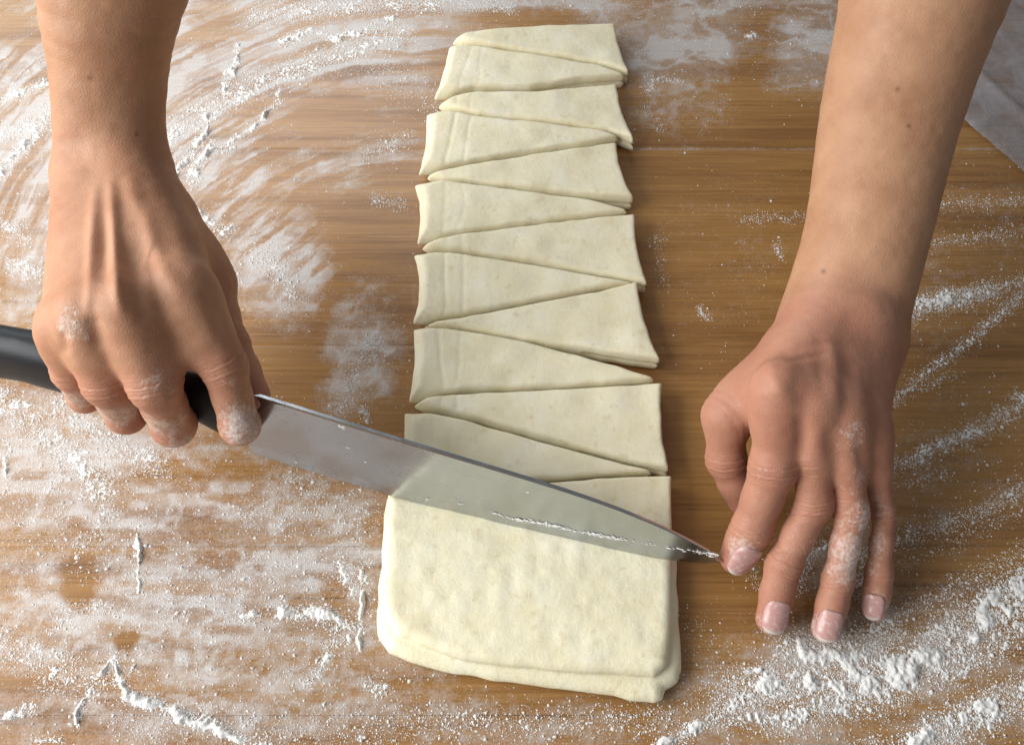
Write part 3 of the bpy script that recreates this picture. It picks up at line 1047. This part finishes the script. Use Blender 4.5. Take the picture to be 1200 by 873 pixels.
        no = mesh_obj('fingernail', q, qf, M_NAIL, o)
        attr(no, 'tip', tips)
        sm = no.modifiers.new('thickness', 'SOLIDIFY'); sm.thickness = .0005; sm.offset = -1
    return o


GRIP = dict(
    j=dict(
        arm=[(129, 195, .092, 58), (128, 90, .122, 63), (129, 0, .147, 78), (150, -170, .185, 112), (185, -420, .215, 150)],
        index=[(220, 346, .098, 35), (263, 430, .076, 28), (281, 498, .056, 24), (284, 500, .036, 20)],
        middle=[(150, 364, .102, 34), (181, 450, .078, 32), (203, 497, .047, 27), (190, 465, .028, 22)],
        ring=[(101, 376, .099, 32), (126, 448, .075, 30), (148, 485, .047, 24), (140, 455, .030, 20)],
        little=[(75, 386, .091, 28), (87, 434, .071, 26), (100, 464, .049, 20), (102, 442, .034, 17)],
        thumb=[(198, 262, .078, 42), (242, 333, .068, 32), (268, 405, .062, 25), (300, 462, .054, 18)]),
    flat=[.72, .78, .82, .88, .9], palm=.007, knob=.60, web=[(.62, .62, .0065), (.5, .5, .006), (.42, .42, .006)],
    tendon={},
    bumps=[],
    creases=[],
    ridges=[([(112, 215), (110, 265), (106, 335), (102, 368)], 7, .0017), ([(130, 210), (134, 265), (138, 345), (142, 368)], 7, .0021), ([(165, 235), (178, 285), (192, 318), (216, 348)], 11, .0014),
            ([(122, 250), (121, 345)], 7, -.0012), ([(152, 275), (160, 335), (172, 382)], 13, -.0019), ([(92, 180), (108, 195)], 22, -.0012),
            ([(110, 380), (114, 400)], 9, -.0012), ([(74, 395), (76, 410)], 6, -.0008), ([(150, 205), (163, 260)], 10, .0008), ([(238, 335), (262, 395)], 8, -.0009), ([(178, 288), (168, 314), (176, 330)], 4, .0008)],
    flour=[(84, 385, .108, .011, .50), (285, 500, .063, .012, .72), (276, 460, .08, .010, .5), (190, 490, .06, .013, .55), (140, 480, .06, .013, .60), (95, 460, .06, .012, .55), (55, 420, .08, .010, .40), (180, 450, .085, .012, .35), (212, 525, .045, .010, .5)],
    moles=[(160, 158), (105, 92)], redk=.8, handred=.16)
PRESS = dict(
    j=dict(
        arm=[(983, 388, .050, 71), (1015, 275, .073, 69), (1044, 130, .100, 78), (1080, 0, .130, 91), (1135, -190, .165, 125), (1210, -430, .195, 160)],
        index=[(912, 458, .073, 31), (907, 546, .049, 32), (881, 620, .027, 27), (862, 653, .017, 22)],
        middle=[(952, 476, .069, 29), (954, 590, .039, 24), (918, 662, .022, 23), (904, 725, .010, 21)],
        ring=[(988, 490, .064, 28), (998, 600, .038, 21), (982, 680, .020, 20), (968, 736, .010, 20)],
        little=[(1016, 506, .054, 26), (1036, 602, .032, 14), (1030, 672, .017, 17), (1025, 713, .009, 17)],
        thumb=[(920, 428, .050, 42), (850, 488, .046, 25), (851, 538, .030, 24), (872, 588, .012, 20)]),
    flat=[.72, .76, .82, .86, .88, .9], palm=.010, slim=.93, knob=.40, lift=.0065, web=[(.35, .35, .005), (.42, .42, .005), (.40, .40, .005)],
    tendon={},
    bumps=[((1012, 384, .064), .010)],
    creases=[],
    ridges=[([(915, 412), (945, 405), (975, 402), (1020, 410)], 6, -.0006), ([(918, 424), (970, 414)], 4, -.0006), ([(974, 392), (978, 440), (981, 480)], 9, .0009), ([(990, 400), (1002, 460)], 10, -.0004), ([(960, 412), (966, 468)], 9, -.0006),
            ([(900, 425), (912, 455)], 9, .0006), ([(932, 425), (938, 480)], 11, -.0008), ([(940, 485), (940, 540)], 9, -.0012), ([(972, 495), (976, 550)], 10, -.0009), ([(1006, 510), (1016, 565)], 9, -.0010),
            ([(895, 548), (915, 552)], 12, .0008)],
    flour=[(866, 645, .028, .009, .5), (890, 560, .055, .008, .3), (965, 480, .085, .009, .45), (1010, 520, .07, .012, .5), (930, 640, .04, .012, .38), (960, 640, .03, .012, .4), (1005, 650, .03, .015, .68), (1022, 610, .04, .013, .6),
           (905, 735, .012, .009, .5), (965, 745, .012, .010, .62), (1025, 715, .012, .011, .6), (877, 505, .07, .009, .38), (1000, 560, .05, .010, .4)],
    moles=[(965, 318), (1052, 105), (1065, 148)], redk=1.0, handred=.5,
    nails=dict(index=(1.0, -.45, .86), middle=(1.0, -.05, .90), ring=(1.0, .12, .90), little=(.95, .5, .82)))
build_hand(GRIP, 'arm whose fist wraps the black knife handle')
build_hand(PRESS, 'arm whose fingertips steady the knife tip')

# ------------------------------------------------------------------ loose flour
gx = np.arange(-.355, .355, .0005); gy = np.arange(-.185, .30, .0005)
X, Y = np.meshgrid(gx, gy)
xf, yf = X.ravel(), Y.ravel()
hm, px, py = heap_map(xf, yf)
HEAP = hm.reshape(X.shape)
act = hm > .12
hgt = np.full(len(xf), -.001)
xa, ya, ha = xf[act], yf[act], hm[act]
g1 = vn(xa * 1150, ya * 1150, seed=31); g2 = vn(xa * 620, ya * 620, seed=32); g3 = vn(xa * 170, ya * 170, seed=33)
gr_ = g1 * .5 + g2 * .5
# solid only where flour lies thick, broken into crumbs elsewhere
lvl = ha * (.42 + 1.05 * g3)
hgt[act] = (gr_ - (1.0 - .60 * np.clip(lvl, 0, 1.25))) * .0019 + np.clip(lvl - .98, 0, 1) * .0026
hgt = np.minimum(hgt, .0024)
ok = (hgt > .00010)
k = np.arange(len(xf)).reshape(X.shape)
q = np.stack([k[:-1, :-1], k[:-1, 1:], k[1:, 1:], k[1:, :-1]], -1).reshape(-1, 4)
q = q[ok[q].sum(1) >= 2]
used, inv = np.unique(q, return_inverse=True)
V = np.stack([xf, yf, np.where(ok, hgt, -.0003)], 1)[used]
o = mesh_obj('flour_heaps', V, inv.reshape(-1, 4), M_FLOUR)
tag(o, 'ridges and patches of white flour swept across the table', 'flour', kind='stuff')

# single grains and crumbs
NG = 3200000
gx_ = RNG.uniform(-.36, .36, NG); gy_ = RNG.uniform(-.20, .30, NG)
hm = HEAP[np.clip(np.rint((gy_ - gy[0]) / .0005).astype(int), 0, len(gy) - 1), np.clip(np.rint((gx_ - gx[0]) / .0005).astype(int), 0, len(gx) - 1)]
fm = film_at(gx_, gy_)
py = to_px(gx_, gy_)[1]
dens = np.clip(hm * 1.2, 0, 1) ** 1.6 * .62 + fm * .075 * smoothstep(300, 520, py) + fm * .03
keep = RNG.random(NG) < dens
gx_, gy_ = gx_[keep], gy_[keep]
ng = len(gx_)
print('grains', ng)
oct_ = np.array([[1, 0, -.4], [0, 1, -.4], [-1, 0, -.4], [0, -1, -.4], [0.1, 0.1, 1]], np.float32)
of = np.array([[0, 1, 4], [1, 2, 4], [2, 3, 4], [3, 0, 4]])
sz_ = np.exp(RNG.normal(math.log(.00017), .52, ng))
sz_ = np.minimum(sz_, .0011)
ang = RNG.uniform(0, 6.28, ng)
vv = oct_[None] * RNG.uniform(.65, 1.35, (ng, 5, 1))
cx, sx_ = np.cos(ang)[:, None], np.sin(ang)[:, None]
vx = vv[..., 0] * cx - vv[..., 1] * sx_; vy = vv[..., 0] * sx_ + vv[..., 1] * cx
V = np.stack([gx_[:, None] + vx * sz_[:, None], gy_[:, None] + vy * sz_[:, None], sz_[:, None] * (.35 + vv[..., 2] * .8)], -1).reshape(-1, 3)
Fg = (of[None] + (np.arange(ng) * 5)[:, None, None]).reshape(-1, 3)
o = mesh_obj('flour_grains', V, Fg, M_FLOUR, smooth=False)
tag(o, 'scattered fine grains of white flour on the wooden table', 'flour', kind='stuff')
